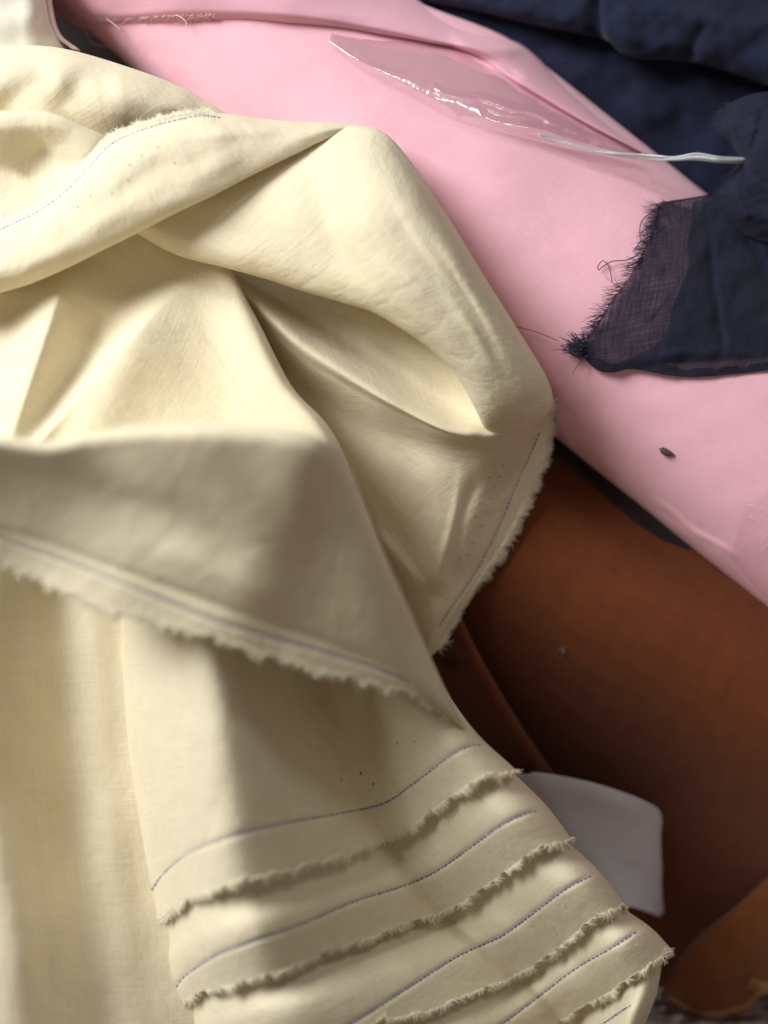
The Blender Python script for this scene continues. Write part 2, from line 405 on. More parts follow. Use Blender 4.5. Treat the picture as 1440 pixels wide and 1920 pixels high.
# second thickness, folded back below the first
for q_, (dx, mt, dz_) in enumerate([(0, M_navy, 5), (-20, M_navys, 3)]):
    l2 = [(1318, 380), (1312, 420), (1316, 455), (1308, 500), (1292, 545), (1284, 580), (1268, 612), (1250, 648), (1180, 682)]
    r2 = [(1620, 270), (1610, 330), (1600, 360), (1560, 440), (1540, 500), (1530, 540), (1520, 570), (1500, 630), (1480, 664)]
    l2 = [(x+dx+(6*math.sin(i*2.3) if q_ else 0), y) for i, (x, y) in enumerate(l2)]
    rows = [[(l[0]+(r[0]-l[0])*t, l[1]+(r[1]-l[1])*t, nz(l[0]+(r[0]-l[0])*t, l[1]+(r[1]-l[1])*t, dz_)) for t in (0, .25, .5, .75, 1)] for l, r in zip(l2, r2)]
    G = loft(rows, 80, 100); sheet('under_layer', G, mt, scrap, ang=.1, thick=.6)
# gathered part drawn up to the twisted film
rows = [[(1372, 192, 150), (1405, 178, 165), (1460, 170, 175), (1620, 150, 180)],
        [(1350, 214, 150), (1392, 208, 176), (1450, 205, 188), (1620, 195, 185)],
        [(1347, 240, 150), (1390, 238, 182), (1450, 236, 198), (1620, 232, 195)],
        [(1374, 268, 165), (1402, 268, 196), (1450, 266, 206), (1620, 262, 205)],
        [(1388, 300, 180), (1410, 302, 210), (1450, 304, 216), (1620, 305, 212)],
        [(1366, 326, 185), (1398, 334, 216), (1450, 340, 224), (1620, 350, 222)],
        [(1350, 352, 190), (1388, 364, 220), (1450, 376, 230), (1620, 395, 232)],
        [(1334, 370, 172), (1380, 396, 216), (1450, 416, 232), (1620, 444, 236)],
        [(1356, 420, 186), (1398, 440, 198), (1460, 460, 212), (1620, 490, 222)]]
G = loft(rows, 120, 140)
crease(G, [(1392, 304), (1405, 350), (1440, 400)], -7, 4, 9, t0=.1); crease(G, [(1400, 302), (1425, 345), (1470, 380)], 6, 8, 6, t0=.1)
crease(G, [(1378, 330), (1385, 370), (1410, 420)], 5, 6, 9); crease(G, [(1396, 296), (1384, 262), (1366, 226)], 6, 7, 5)
crease(G, [(1402, 296), (1420, 250), (1430, 200)], -6, 6, 10); crease(G, [(1350, 350), (1378, 352), (1400, 348)], -4, 4, 6)
wob(G, 2.2, 70, 41); wob(G, 1.0, 26, 42)
gth = sheet('gathered_layer', G, M_navys, scrap, ang=.8)
fringe(G[1:72, 0], G[1:72, 4], M_navyy, gth, per=1.7, ln=(3, 20), r=.55, curl=.9, droop=4, clump=8)
# raw edge
edge = SG[18:-44, 0]; prev = SG[18:-44, 6]
fringe(edge, prev, M_navyy, single, per=.85, ln=(14, 31), r=.6, curl=.34, droop=3, clump=9, lean=.3, back=3)
fringe(edge[:45], prev[:45], M_navyy, single, per=.8, ln=(6, 26), r=.7, curl=.9, droop=3, clump=9, back=3, name='fringe')
tf = Strands()
for _ in range(95):
    th_ = random.gauss(3.5, .40); Ln = random.uniform(16, 46); x0, y0 = 1094+random.gauss(0, 5), 656+random.gauss(0, 7)
    b_ = random.gauss(0, .2); pts = []
    for t in (0, .35, .7, 1): pts.append((x0+Ln*t*math.cos(th_+b_*t), y0+Ln*t*math.sin(th_+b_*t), nz(x0, y0, 10)+8*math.sin(2.2*t)*random.uniform(.2, 1)))
    tf.add(pts, .95, .45, k=3, cap=False)
tf.build('tassel', M_navyy, scrap)
th2 = Strands()
for pts in [[(1196, 478), (1172, 488), (1148, 490), (1130, 500), (1121, 508), (1122, 498), (1129, 489), (1137, 492), (1144, 508), (1148, 530)],
            [(1240, 392), (1216, 402), (1202, 418), (1200, 440), (1204, 452), (1224, 440), (1246, 424)],
            [(1202, 436), (1222, 424), (1244, 428)], [(1207, 424), (1226, 432), (1236, 446), (1262, 428)], [(1212, 410), (1236, 404), (1262, 396)],
            [(1190, 468), (1204, 452), (1216, 470)], [(1270, 418), (1282, 404), (1290, 392)]]:
    th2 = Strands(); P = resample(np.array(pts, float), 24); th2.add([(x, y, float(pinkz(x, y))+8+2*math.sin(i)) for i, (x, y) in enumerate(P)], .85, .7, k=4)
    th2.build('loose_thread', M_navyy, scrap)

# ------------------------------------------------------------------ clear plastic film strip
strip = empty('clear_plastic_strip', 'crumpled clear plastic film strip twisted to a cord at the navy cloth', 'plastic film', 0, 0, 0)
up_ = [(622, 62), (690, 72), (775, 78), (865, 94), (970, 148), (1070, 208), (1148, 254), (1198, 284)]
lo_ = [(616, 82), (664, 122), (752, 168), (846, 220), (940, 246), (1040, 268), (1130, 287), (1195, 298)]
rows = []
for t, dz in [(0, -2), (.2, 10), (.45, 17), (.62, 25), (.76, 30), (.88, 22), (1., 5)]:
    rows.append([(u[0]+(l[0]-u[0])*t, u[1]+(l[1]-u[1])*t, float(pinkz(u[0]+(l[0]-u[0])*t, u[1]+(l[1]-u[1])*t))+dz*(.35 if i == 0 else 1)+(14 if i > 6 else 0)) for i, (u, l) in enumerate(zip(up_, lo_))])
G = loft(rows, 300, 90)
wob(G, 1.0, 130, 51)
crease(G, [(806, 153), (835, 176), (880, 186), (905, 186), (960, 206), (1000, 212), (1050, 238)], 8, 9, 4, t0=.1, t1=.1)
crease(G, [(870, 214), (960, 238), (1020, 244), (1060, 259), (1180, 291)], 9, 8, 4, t0=.2, t1=.05)
crease(G, [(655, 98), (690, 124), (740, 150), (860, 208)], 5, 6, 4)
crease(G, [(640, 80), (700, 112), (790, 140), (860, 178)], -4, 8, 10)
crease(G, [(905, 192), (925, 208), (960, 216), (990, 218)], 5, 4, 3); crease(G, [(1050, 244), (1068, 252), (1084, 256)], 6, 5, 4)
crease(G, [(893, 196), (899, 212), (906, 224)], 5, 4, 3); crease(G, [(1105, 266), (1115, 272), (1125, 274)], 5, 4, 3)
wob(G, .35, 16, 53, 12)
sheet('film', G, M_film, strip, thick=0)
st = Strands()
core = [(1010, 254), (1060, 268), (1110, 281), (1160, 289), (1200, 293), (1250, 297), (1275, 297), (1310, 294), (1350, 299), (1400, 302)]
P = resample(np.array(core, float), 70); zz = np.interp(np.linspace(0, 1, 70), [0, .5, .86, 1], [pinkz(1010, 254)+20, 226, 226, 184])
for k in range(3):
    rr = np.interp(np.linspace(0, 1, 70), [0, .3, .6, .64, .75, 1], [1.5, 2.5, 4, 2.2, 5, 3.5])
    ph = k*2*math.pi/3+np.linspace(0, 4.2, 70)+.4*np.sin(np.linspace(0, 17, 70)+k)
    st.add(np.stack([P[:, 0], P[:, 1]+rr*np.cos(ph), zz+rr*np.sin(ph)], -1), 1.0, 3.2, k=7)
st.build('twisted_cord', M_cord, strip)

# wrap clinging to the end of the pink roll
up_ = [(1398, 945), (1430, 925), (1480, 880), (1560, 850)]; lo_ = [(1368, 1046), (1440, 1128), (1500, 1180), (1560, 1230)]
rows = [[(u[0]+(l[0]-u[0])*t, u[1]+(l[1]-u[1])*t, float(pinkz(u[0]+(l[0]-u[0])*t, u[1]+(l[1]-u[1])*t))+5) for u, l in zip(up_, lo_)] for t in (0, .2, .4, .6, .8, 1.)]
G = loft(rows, 120, 160); wob(G, 1.2, 30, 61)
for k in range(9):
    x0 = 1376+k*14
    crease(G, [(x0, 1052+k*11), (x0+38, 1010+k*4), (x0+95, 970-k*4)], 6 if k % 2 else -5, 3, 6)
crease(G, [(1400, 948), (1425, 955), (1445, 962)], 9, 4, 5); crease(G, [(1402, 970), (1422, 978)], 8, 3, 4)
tag(sheet('plastic_wrap', G, M_wrap, None, thick=0), 'wrinkled clear plastic wrap clinging to the lower pink roll surface', 'plastic wrap')

# ------------------------------------------------------------------ rust roll
rust = empty('rust_fabric_roll', 'thick roll of rust brown cotton lying below the pink roll', 'fabric roll', 0, 0, 0)
BA = np.array([.85, .53]); BA = BA/np.linalg.norm(BA); BN = np.array([-BA[1], BA[0]])
kw = [-200, -60, 60, 160, 260, 350, 430, 520, 640, 780, 920, 1050, 1150]
kz = [-200, -110, -10, 62, 104, 120, 116, 66, -56, -160, -205, -225, -240]
def rz(px, py):
    w_ = BN[0]*px+BN[1]*py
    f = np.linspace(-200, 1150, 300); zi = np.interp(f, kw, kz); zi = np.convolve(np.pad(zi, 12, mode='edge'), np.ones(25)/25, 'valid')
    return np.interp(w_, f, zi)
a = np.linspace(500, 2600, 180)[:, None]
wt = np.linspace(-200, 1150, 240); wb_ = np.linspace(1150, -200, 40)[1:-1]
prof_w = np.r_[wt, wb_]; top = np.r_[np.ones(240), np.zeros(38)]
X = BA[0]*a+BN[0]*prof_w[None]; Y = BA[1]*a+BN[1]*prof_w[None]
Z = np.where(top[None] > 0, rz(X, Y), -262+0*X)
G = np.stack([X, Y, Z], -1)
G1 = G.copy(); wob(G1, 2.0, 300, 71); wob(G1, .8, 90, 72); G[..., 2] = np.where(top[None] > 0, G1[..., 2], G[..., 2])
sheet('roll_body', G, M_rust, rust, close_u=True)
# turned edge near the cream cloth
rows = [[(700, 1160, -40), (780, 1300, -60), (850, 1400, -80), (930, 1560, -100)],
        [(790, 1140, 20), (840, 1290, -10), (910, 1400, -30), (980, 1540, -60)],
        [(832, 1150, 96), (878, 1260, 72), (945, 1380, 40), (1020, 1510, -20)],
        [(852, 1152, 112), (897, 1250, 94), (965, 1365, 64), (1045, 1490, 0)],
        [(862, 1154, 96), (905, 1240, 82), (975, 1358, 54), (1058, 1480, -8)],
        [(856, 1160, 60), (895, 1245, 50), (965, 1362, 20), (1046, 1488, -40)]]
G = loft(rows, 120, 80); crease(G, [(815, 1190), (850, 1235), (880, 1225)], -30, 14, 14); wob(G, 2, 60, 75)
sheet('turned_edge', G, M_rust, rust, ang=.3)
# loose rust end bottom right
rend = empty('rust_cloth_end', 'folded rust cloth end with pale fluffy raw edge at the lower right corner', 'fabric', 0, 0, 0)
rows = [[(1620, 1500, -60), (1480, 1610, -50), (1400, 1690, -75), (1330, 1750, -90), (1290, 1790, -105), (1270, 1830, -120)],
        [(1620, 1510, -20), (1470, 1622, -25), (1385, 1698, -40), (1315, 1752, -55), (1272, 1800, -70), (1252, 1842, -85)],
        [(1620, 1540, 10), (1480, 1640, 0), (1400, 1715, -15), (1330, 1775, -30), (1282, 1822, -45), (1244, 1860, -68)],
        [(1620, 1620, 20), (1500, 1700, 5), (1420, 1760, -5), (1350, 1815, -22), (1300, 1850, -38), (1262, 1874, -60)],
        [(1620, 1720, 15), (1520, 1780, 0), (1440, 1810, -8), (1370, 1850, -28), (1320, 1875, -40), (1285, 1888, -62)],
        [(1620, 1800, 0), (1520, 1830, -8), (1440, 1852, -15), (1395, 1888, -35), (1340, 1900, -48), (1305, 1897, -64)]]
G = loft(rows, 160, 120); wob(G, 4, 120, 81); wob(G, 1.2, 40, 82)
crease(G, [(1440, 1750), (1380, 1800), (1330, 1860)], 6, 30, 30)
re = sheet('cloth', G, M_rust2, rend, ang=.5)
fringe(G[-1], G[-6], M_rusty, re, per=1.6, ln=(3, 10), r=.9, curl=.7, droop=3, clump=9, smin=.3)
fringe(G[60:, -1], G[60:, -6], M_rusty, re, per=1.2, ln=(2, 7), r=.8, curl=.7, droop=3, clump=9)
tf = Strands()
for _ in range(120):
    x0, y0 = 1432+random.gauss(0, 10), 1846+random.gauss(0, 5); t_ = random.uniform(0, 6.28); Ln = random.uniform(5, 13)
    tf.add([(x0, y0, -10), (x0+Ln*.5*math.cos(t_), y0+Ln*.5*math.sin(t_), -6), (x0+Ln*math.cos(t_+.5), y0+Ln*math.sin(t_+.5), -8)], .9, .5, k=3, cap=False)
tf.build('tuft', M_rusty, re)

# dark narrow roll squeezed between pink and rust
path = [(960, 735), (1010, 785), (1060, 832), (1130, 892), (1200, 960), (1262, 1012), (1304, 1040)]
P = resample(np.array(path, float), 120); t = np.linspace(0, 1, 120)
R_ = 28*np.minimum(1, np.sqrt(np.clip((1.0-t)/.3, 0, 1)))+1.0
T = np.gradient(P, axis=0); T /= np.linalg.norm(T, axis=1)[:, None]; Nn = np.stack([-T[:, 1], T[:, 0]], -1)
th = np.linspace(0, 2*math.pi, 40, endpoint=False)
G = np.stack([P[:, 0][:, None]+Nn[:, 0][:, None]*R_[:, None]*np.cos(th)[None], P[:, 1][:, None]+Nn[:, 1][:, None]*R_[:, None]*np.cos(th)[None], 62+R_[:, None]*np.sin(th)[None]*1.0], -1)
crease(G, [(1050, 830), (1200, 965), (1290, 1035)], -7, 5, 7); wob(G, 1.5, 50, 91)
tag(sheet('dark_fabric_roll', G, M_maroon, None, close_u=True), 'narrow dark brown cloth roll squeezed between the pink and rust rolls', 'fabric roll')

# ------------------------------------------------------------------ paper slip and bag film
pp = [[(850, 1440), (900, 1520), (960, 1600), (1040, 1690)],
      [(975, 1452), (1010, 1530), (1060, 1610), (1120, 1680)],
      [(1010, 1449), (1060, 1530), (1110, 1610), (1170, 1697)],
      [(1100, 1465), (1130, 1540), (1160, 1620), (1196, 1704)],
      [(1180, 1490), (1195, 1550), (1208, 1630), (1222, 1713)],
      [(1228, 1512), (1234, 1570), (1237, 1640), (1237, 1718)],
      [(1240, 1526), (1239, 1580), (1240, 1650), (1243, 1708)]]
rows = [[(x, y, float(rz(x, y))+16+22*math.sin(i*.5)+(150, 150, 140, 112, 74, 40, 28)[i]+(4 if j == 0 else 0)) for j, (x, y) in enumerate(r)] for i, r in enumerate(pp)]
G = loft(rows, 90, 120); crease(G, [(1160, 1600), (1210, 1620), (1238, 1650)], 3, 30, 12)
crease(G, [(985, 1470), (1100, 1485), (1230, 1535)], 5, 20, 26)
E_ = G[-1]; E_[:, 0] += 1.6*np.sin(np.linspace(0, 14, E_.shape[0]))
tag(sheet('paper_slip', G, M_paper, None, thick=.8), 'curved slip of plain grey paper tucked between cream layers and rust roll', 'paper')
rows = [[(1100, 1990, -150), (1200, 1870, -120), (1240, 1850, -125), (1330, 1880, -135), (1400, 1860, -130), (1460, 1820, -130), (1600, 1780, -130)],
        [(1120, 2010, -140), (1205, 1900, -95), (1260, 1890, -110), (1330, 1905, -120), (1400, 1900, -118), (1470, 1880, -110), (1600, 1840, -110)],
        [(1150, 2060, -140), (1215, 1930, -90), (1270, 1925, -100), (1340, 1930, -110), (1410, 1930, -105), (1480, 1920, -100), (1600, 1900, -100)],
        [(1180, 2140, -150), (1240, 2040, -120), (1290, 2020, -120), (1350, 2020, -130), (1420, 2020, -120), (1490, 2010, -120), (1600, 2000, -120)]]
G = loft(rows, 160, 100); wob(G, 5, 60, 101); wob(G, 2, 25, 102)
for k in range(4): crease(G, [(1196+k*9, 1872+k*4), (1204+k*9, 1895), (1215+k*8, 1925)], 10, 3, 4)
tag(sheet('plastic_bag', G, M_film2, None, thick=0), 'crinkled clear plastic bag poking out under the rust cloth end', 'plastic bag')

# ------------------------------------------------------------------ small bits
V = []; F = []
ns = 14
for i in range(ns):
    t = i/(ns-1); x = 1236+28*t; y = 841+11*t+2*math.sin(3*t); r = 6.2*math.sin(math.pi*t**.75)**.8*(1 if t > .1 else .6)+.3
    for j in range(10):
        th_ = 2*math.pi*j/10
        V.append((x-r*.35*math.cos(th_), y+r*math.cos(th_), float(pinkz(x, y))+4+r*.6*math.sin(th_)))
for i in range(ns-1):
    for j in range(10): F.append((i*10+j, i*10+(j+1) % 10, (i+1)*10+(j+1) % 10, (i+1)*10+j))
F += [tuple(range(10))[::-1], tuple((ns-1)*10+j for j in range(10))]
tag(mesh('seed_husk', world(np.array(V)), F, M_husk), 'small dark seed husk lying on the pink roll', 'seed husk')
st = Strands(); P = resample(np.array([(948, 604), (975, 614), (1010, 624), (1048, 640)], float), 20)
st.add([(x, y, max(float(pinkz(x, y))+14, 0)) for x, y in P], .55, .5, k=4)
tag(st.build('loose_thread', M_hair), 'single dark thread stretched from the navy tassel to the cream fold', 'thread')
st = Strands()
for _ in range(22):
    x0, y0 = 1055+random.gauss(0, 3), 1219+random.gauss(0, 3); t_ = random.uniform(0, 6.28); L0 = random.uniform(3, 8); z0 = float(rz(x0, y0))+3
    st.add([(x0, y0, z0), (x0+L0*.5*math.cos(t_), y0+L0*.5*math.sin(t_), z0+2), (x0+L0*math.cos(t_+.7), y0+L0*math.sin(t_+.7), z0)], .5, .3, k=3, cap=False)
tag(st.build('lint_speck', M_lint), 'tiny pale lint speck on the shaded part of the rust roll', 'lint')

# ------------------------------------------------------------------ pale roll top left
pale = empty('pale_fabric_roll', 'off white cloth roll in the upper left corner behind the cream bolt', 'fabric roll', 0, 0, 0)
rows = [[(-200, -200, 100), (-200, 0, 110), (-200, 90, 120), (-200, 200, 100)],
        [(-60, -200, 260), (-60, 0, 270), (-60, 90, 270), (-60, 200, 240)],
        [(40, -200, 290), (40, 0, 290), (40, 90, 280), (45, 200, 250)],
        [(66, -200, 262), (78, 0, 262), (90, 60, 258), (130, 150, 225)],
        [(74, -200, 235), (88, 0, 235), (103, 60, 230), (145, 130, 205)],
        [(68, -200, 150), (82, 0, 150), (96, 65, 150), (138, 140, 140)],
        [(-40, -200, 20), (-40, 0, 20), (-40, 65, 20), (-20, 140, 20)]]
G = loft(rows, 90, 120); wob(G, 2, 90, 111)
sheet('roll_body', G, M_white, pale)
rows = [[(78, -120, 252), (84, 0, 252), (98, 60, 246), (136, 92, 235)], [(84, -120, 246), (96, 0, 246), (112, 62, 240), (150, 95, 225)], [(82, -120, 170), (92, 0, 170), (108, 66, 170), (142, 100, 170)]]
sheet('pink_edge', loft(rows, 60, 30), M_blush, pale)

# ------------------------------------------------------------------ the cream bolt
cream = empty('cream_fabric_bolt', 'large bolt of cream linen with blue stitched selvedge and loose draped folds', 'fabric bolt', 0, 0, 0)
# back bulge
rows = [[(-120, 120, 200), (60, 122, 200), (150, 130, 200), (250, 160, 195), (330, 190, 190), (380, 215, 190), (430, 238, 190)],
        [(-120, 86, 310), (50, 86, 318), (135, 96, 318), (250, 130, 312), (330, 160, 305), (382, 188, 300), (428, 216, 290)],
        [(-120, 104, 372), (60, 104, 376), (145, 114, 374), (250, 146, 360), (330, 174, 342), (380, 198, 325), (432, 222, 304)],
        [(-120, 150, 398), (70, 150, 400), (170, 156, 398), (270, 180, 380), (340, 200, 356), (385, 212, 332), (436, 228, 306)],
        [(-120, 205, 392), (80, 200, 392), (190, 206, 386), (285, 218, 370), (345, 222, 350), (390, 226, 328), (440, 236, 300)],
        [(-120, 270, 350), (80, 260, 350), (190, 260, 350), (285, 262, 340), (345, 258, 325), (390, 254, 310), (444, 250, 290)]]
G = loft(rows, 200, 150); wob(G, 1.6, 110, 121)
crease(G, [(-20, 225), (20, 195), (60, 165), (110, 140)], -13, 30, 40); crease(G, [(100, 225), (135, 185), (170, 150), (230, 150)], -12, 30, 40)
sheet('turned_fold', G, M_cream, cream, ang=.55)
# small inner hollow at the left
rows = [[(-120, 236, 330), (0, 235, 330), (70, 232, 330), (115, 240, 328), (165, 262, 322), (210, 280, 318)],
        [(-120, 212, 412), (0, 209, 415), (65, 207, 415), (112, 217, 410), (165, 242, 400), (212, 262, 385)],
        [(-120, 240, 425), (0, 236, 428), (65, 232, 428), (118, 238, 424), (172, 256, 412), (216, 272, 392)],
        [(-120, 290, 408), (-10, 285, 402), (60, 280, 400), (125, 282, 408), (165, 288, 412), (196, 292, 400)],
        [(-120, 350, 396), (-20, 340, 385), (45, 330, 384), (105, 325, 392), (140, 325, 402), (168, 324, 402)],
        [(-120, 440, 390), (-10, 420, 385), (40, 405, 385), (85, 388, 390), (120, 370, 395), (150, 350, 398)]]
G = loft(rows, 150, 150); wob(G, 1.2, 80, 125)
crease(G, [(50, 350), (75, 300), (100, 270)], -16, 30, 34)
sheet('tucked_fold', G, M_cream, cream, ang=.2)
# selvedge strip
top_ = [(-90, 446, 432), (0, 408, 434), (60, 380, 436), (108, 346, 438), (148, 308, 440), (190, 270, 437), (240, 244, 430), (300, 225, 420), (360, 213, 405), (425, 214, 376), (500, 224, 352), (570, 229, 342), (640, 231, 338), (694, 238, 338)]
q1 = [(-90, 490, 466), (0, 455, 472), (60, 430, 476), (118, 385, 480), (170, 340, 480), (222, 302, 474), (280, 276, 462), (340, 258, 446), (400, 247, 428), (460, 242, 405), (525, 242, 384), (585, 240, 370), (645, 237, 358), (696, 240, 350)]
q2 = [(-90, 540, 478), (0, 508, 486), (60, 488, 490), (125, 448, 492), (185, 410, 490), (240, 376, 482), (305, 340, 468), (365, 312, 454), (425, 292, 438), (485, 276, 418), (545, 262, 400), (600, 250, 384), (650, 242, 368), (697, 241, 352)]
q3 = [(-90, 562, 462), (0, 536, 470), (60, 518, 474), (128, 488, 476), (195, 454, 474), (248, 428, 468), (325, 389, 454), (390, 360, 442), (445, 333, 428), (505, 305, 412), (560, 281, 396), (612, 261, 380), (656, 248, 362), (698, 242, 346)]
dq = [min(1., max(.04, (640-x)/350)) for x, y, z_ in q3]
q4 = [(x+2, y+10*d_, z_-26*d_) for d_, (x, y, z_) in zip(dq, q3)]
q5 = [(x-6*d_, y-26*d_, z_-80*d_) for d_, (x, y, z_) in zip(dq, q3)]
G = loft([top_, q1, q2, q3, q4, q5], 320, 120)
xx = G[..., 0]; G[..., 2] -= 10*sm(xx, 600, 690); G[..., 0] = np.where(xx > 560, 560+(xx-560)*.84, xx)
G[..., 2] -= 38*(1-sm(G[..., 0], 60, 420))
crease(G, [(190, 380), (290, 330), (420, 285)], -5, 25, 25); crease(G, [(300, 260), (420, 250), (560, 240)], 5, 14, 14)
wob(G, 1.0, 70, 131)
crease(G, [(-20, 440), (30, 417), (75, 395), (120, 362), (160, 322), (200, 278), (240, 254), (290, 236), (330, 226), (380, 217), (420, 222)], -2, 4, t0=0, t1=.05)
ss = sheet('selvedge_strip', G, M_cream, cream); STG = G
stitch(G, [(-20, 440), (30, 417), (75, 395), (120, 362), (160, 322), (200, 278), (240, 254), (290, 236), (330, 226), (380, 217), (420, 222)], M_blue, ss, r=1.15)
holes(G, [(243, 309), (265, 291), (194, 321), (214, 330), (192, 347), (327, 306), (296, 276), (169, 368), (146, 388), (210, 362), (240, 338)], M_hole, ss)
fringe(G[0][:215], G[3][:215], M_fluff, ss, per=5, ln=(3, 15), r=.36, curl=.9, droop=-.5, clump=7, back=4)
# rib yarns of the selvedge (short raised weft loops across the stitching)
st = Strands(); P = resample(np.array([(30, 405), (75, 384), (116, 352), (156, 312), (194, 273), (240, 248), (300, 228), (360, 217), (400, 217)], float), 74)
T = np.gradient(P, axis=0); T /= np.linalg.norm(T, axis=1)[:, None]
for p_, t_ in zip(P, T):
    n_ = np.array([-t_[1], t_[0]]); Ln = random.uniform(24, 34)
    k_ = [p_+n_*s_+t_*s_*.15 for s_ in np.linspace(2, Ln, 6)]
    st.add([(x, y, surf(G, x, y)+.6) for x, y in k_], 1.3, .4, k=4)
st.build('weft_rib', M_fluff, ss)

# folded lobe over the pink roll
rows = [[(260, 425, 290), (340, 445, 290), (430, 470, 290), (500, 490, 288), (570, 510, 286), (650, 535, 284), (710, 552, 284), (790, 602, 284), (850, 662, 282), (890, 735, 278), (912, 775, 270), (918, 800, 262)],
        [(248, 432, 352), (328, 476, 360), (418, 500, 362), (495, 521, 364), (562, 543, 366), (640, 566, 366), (705, 588, 366), (790, 641, 362), (850, 696, 356), (888, 758, 346), (904, 792, 322), (914, 812, 282)],
        [(258, 420, 384), (345, 454, 392), (432, 480, 398), (510, 500, 402), (588, 518, 405), (672, 544, 406), (745, 578, 404), (825, 636, 398), (885, 700, 388), (922, 758, 368), (938, 794, 334), (946, 816, 284)],
        [(290, 395, 380), (390, 415, 394), (470, 432, 406), (550, 446, 416), (630, 462, 422), (715, 498, 420), (790, 546, 414), (865, 612, 404), (922, 678, 390), (960, 742, 364), (976, 779, 328), (985, 802, 282)],
        [(340, 365, 374), (435, 370, 392), (515, 376, 408), (595, 386, 420), (672, 406, 425), (748, 448, 420), (822, 508, 412), (890, 586, 400), (948, 660, 380), (990, 726, 350), (1004, 762, 312), (1012, 786, 268)],
        [(395, 335, 366), (475, 325, 378), (555, 316, 394), (632, 312, 406), (702, 332, 406), (770, 388, 398), (842, 466, 388), (906, 558, 372), (966, 642, 350), (1010, 710, 324), (1023, 750, 290), (1026, 774, 250)],
        [(440, 305, 350), (515, 284, 354), (592, 262, 358), (656, 252, 358), (712, 264, 352), (762, 312, 340), (838, 424, 326), (903, 530, 314), (965, 628, 302), (1018, 706, 286), (1032, 746, 256), (1032, 768, 230)],
        [(450, 296, 320), (525, 274, 315), (598, 248, 310), (660, 237, 305), (712, 246, 298), (760, 294, 288), (838, 408, 272), (903, 515, 262), (966, 615, 255), (1017, 700, 248), (1034, 746, 225), (1032, 766, 210)],
        [(470, 320, 220), (540, 300, 210), (610, 275, 190), (655, 268, 180), (696, 282, 175), (735, 325, 160), (808, 440, 140), (870, 545, 120), (925, 635, 100), (975, 712, 100), (1000, 750, 110), (1004, 768, 110)]]
G = loft(rows, 300, 240)
G[..., 2] += 46*sm(G[..., 0], 560, 800)*(1-sm(G[..., 1], 380, 800))
crease(G, [(575, 290), (600, 380), (640, 470), (720, 560)], -8, 16, 30, t0=.45, t1=.45)
crease(G, [(715, 340), (745, 410), (800, 490), (900, 610)], -6, 10, 34, t0=.4, t1=.45)
crease(G, [(735, 330), (790, 400), (860, 490), (960, 640)], 4, 18, 20, t0=.4, t1=.45)
crease(G, [(790, 430), (850, 520), (900, 600), (965, 720)], -8, 10, 18, t0=.5, t1=.5)
crease(G, [(640, 440), (700, 490), (790, 550), (880, 650)], 6, 16, 30, t0=.5, t1=.5)
crease(G, [(840, 560), (900, 640), (940, 720)], 5, 8, 12, t0=.5, t1=.5)
wob(G, 1.4, 150, 141)
sheet('draped_lobe', G, M_cream, cream, ang=.35)

# pocket and hanging drape below the lobe
rows = [[(370, 470, 230), (490, 500, 225), (640, 560, 230), (770, 615, 250), (850, 670, 275), (905, 740, 300), (955, 765, 306), (1015, 720, 230)],
        [(400, 490, 245), (520, 560, 225), (625, 625, 228), (725, 680, 238), (820, 738, 258), (888, 783, 292), (958, 784, 290), (1030, 738, 225)],
        [(420, 505, 285), (470, 552, 300), (555, 632, 316), (655, 700, 322), (757, 762, 324), (855, 807, 322), (945, 802, 296), (1033, 758, 205)],
        [(436, 530, 282), (488, 600, 290), (575, 680, 296), (672, 738, 298), (775, 788, 306), (865, 822, 310), (948, 820, 275), (1033, 782, 178)],
        [(470, 600, 240), (530, 690, 238), (620, 765, 238), (710, 812, 246), (800, 838, 258), (872, 846, 268), (945, 846, 248), (1031, 806, 160)],
        [(540, 720, 205), (600, 800, 228), (680, 865, 232), (755, 900, 238), (828, 905, 240), (880, 900, 236), (938, 892, 206), (1018, 860, 150)],
        [(610, 830, 180), (665, 910, 210), (722, 965, 214), (780, 990, 219), (834, 985, 222), (874, 970, 212), (925, 958, 184), (992, 926, 146)],
        [(660, 940, 160), (705, 1010, 184), (748, 1055, 190), (792, 1075, 197), (822, 1062, 198), (856, 1038, 190), (900, 1025, 170), (955, 1004, 142)],
        [(700, 1040, 140), (736, 1095, 132), (768, 1120, 146), (802, 1120, 164), (822, 1108, 166), (846, 1090, 162), (876, 1080, 154), (915, 1066, 138)],
        [(735, 1130, 120), (758, 1175, 118), (778, 1180, 124), (804, 1168, 146), (820, 1160, 150), (838, 1150, 146), (855, 1142, 142), (876, 1122, 132)],
        [(758, 1210, 100), (772, 1238, 96), (784, 1240, 98), (795, 1238, 105), (800, 1236, 110), (806, 1232, 114), (811, 1228, 116), (818, 1220, 118)]]
G = loft(rows, 240, 280)
crease(G, [(868, 850), (862, 920), (845, 1000), (818, 1085), (806, 1112)], 10, 36, 10, t0=.7, t1=.12)
crease(G, [(905, 880), (870, 960), (850, 1050), (835, 1110)], -7, 12, 20)
crease(G, [(880, 808), (930, 800), (985, 770), (1030, 728)], -16, 12, 9, t0=.3, t1=0)
crease(G, [(900, 830), (960, 812), (1024, 770)], 7, 14, 14)
crease(G, [(690, 985), (740, 1040), (792, 1112), (806, 1115)], 10, 14, 14)
crease(G, [(640, 620), (700, 655), (800, 720), (880, 775)], 6, 16, 16)
crease(G, [(560, 760), (680, 830), (760, 900)], 5, 26, 30)
wob(G, 1.2, 120, 151)
crease(G, [(1012, 812), (995, 850), (975, 895), (958, 935), (938, 982), (915, 1030), (890, 1075), (866, 1112), (842, 1145), (820, 1180)], -2, 4, t0=.05, t1=.05)
dr = sheet('hanging_drape', G, M_cream, cream, ang=.6); DG = G
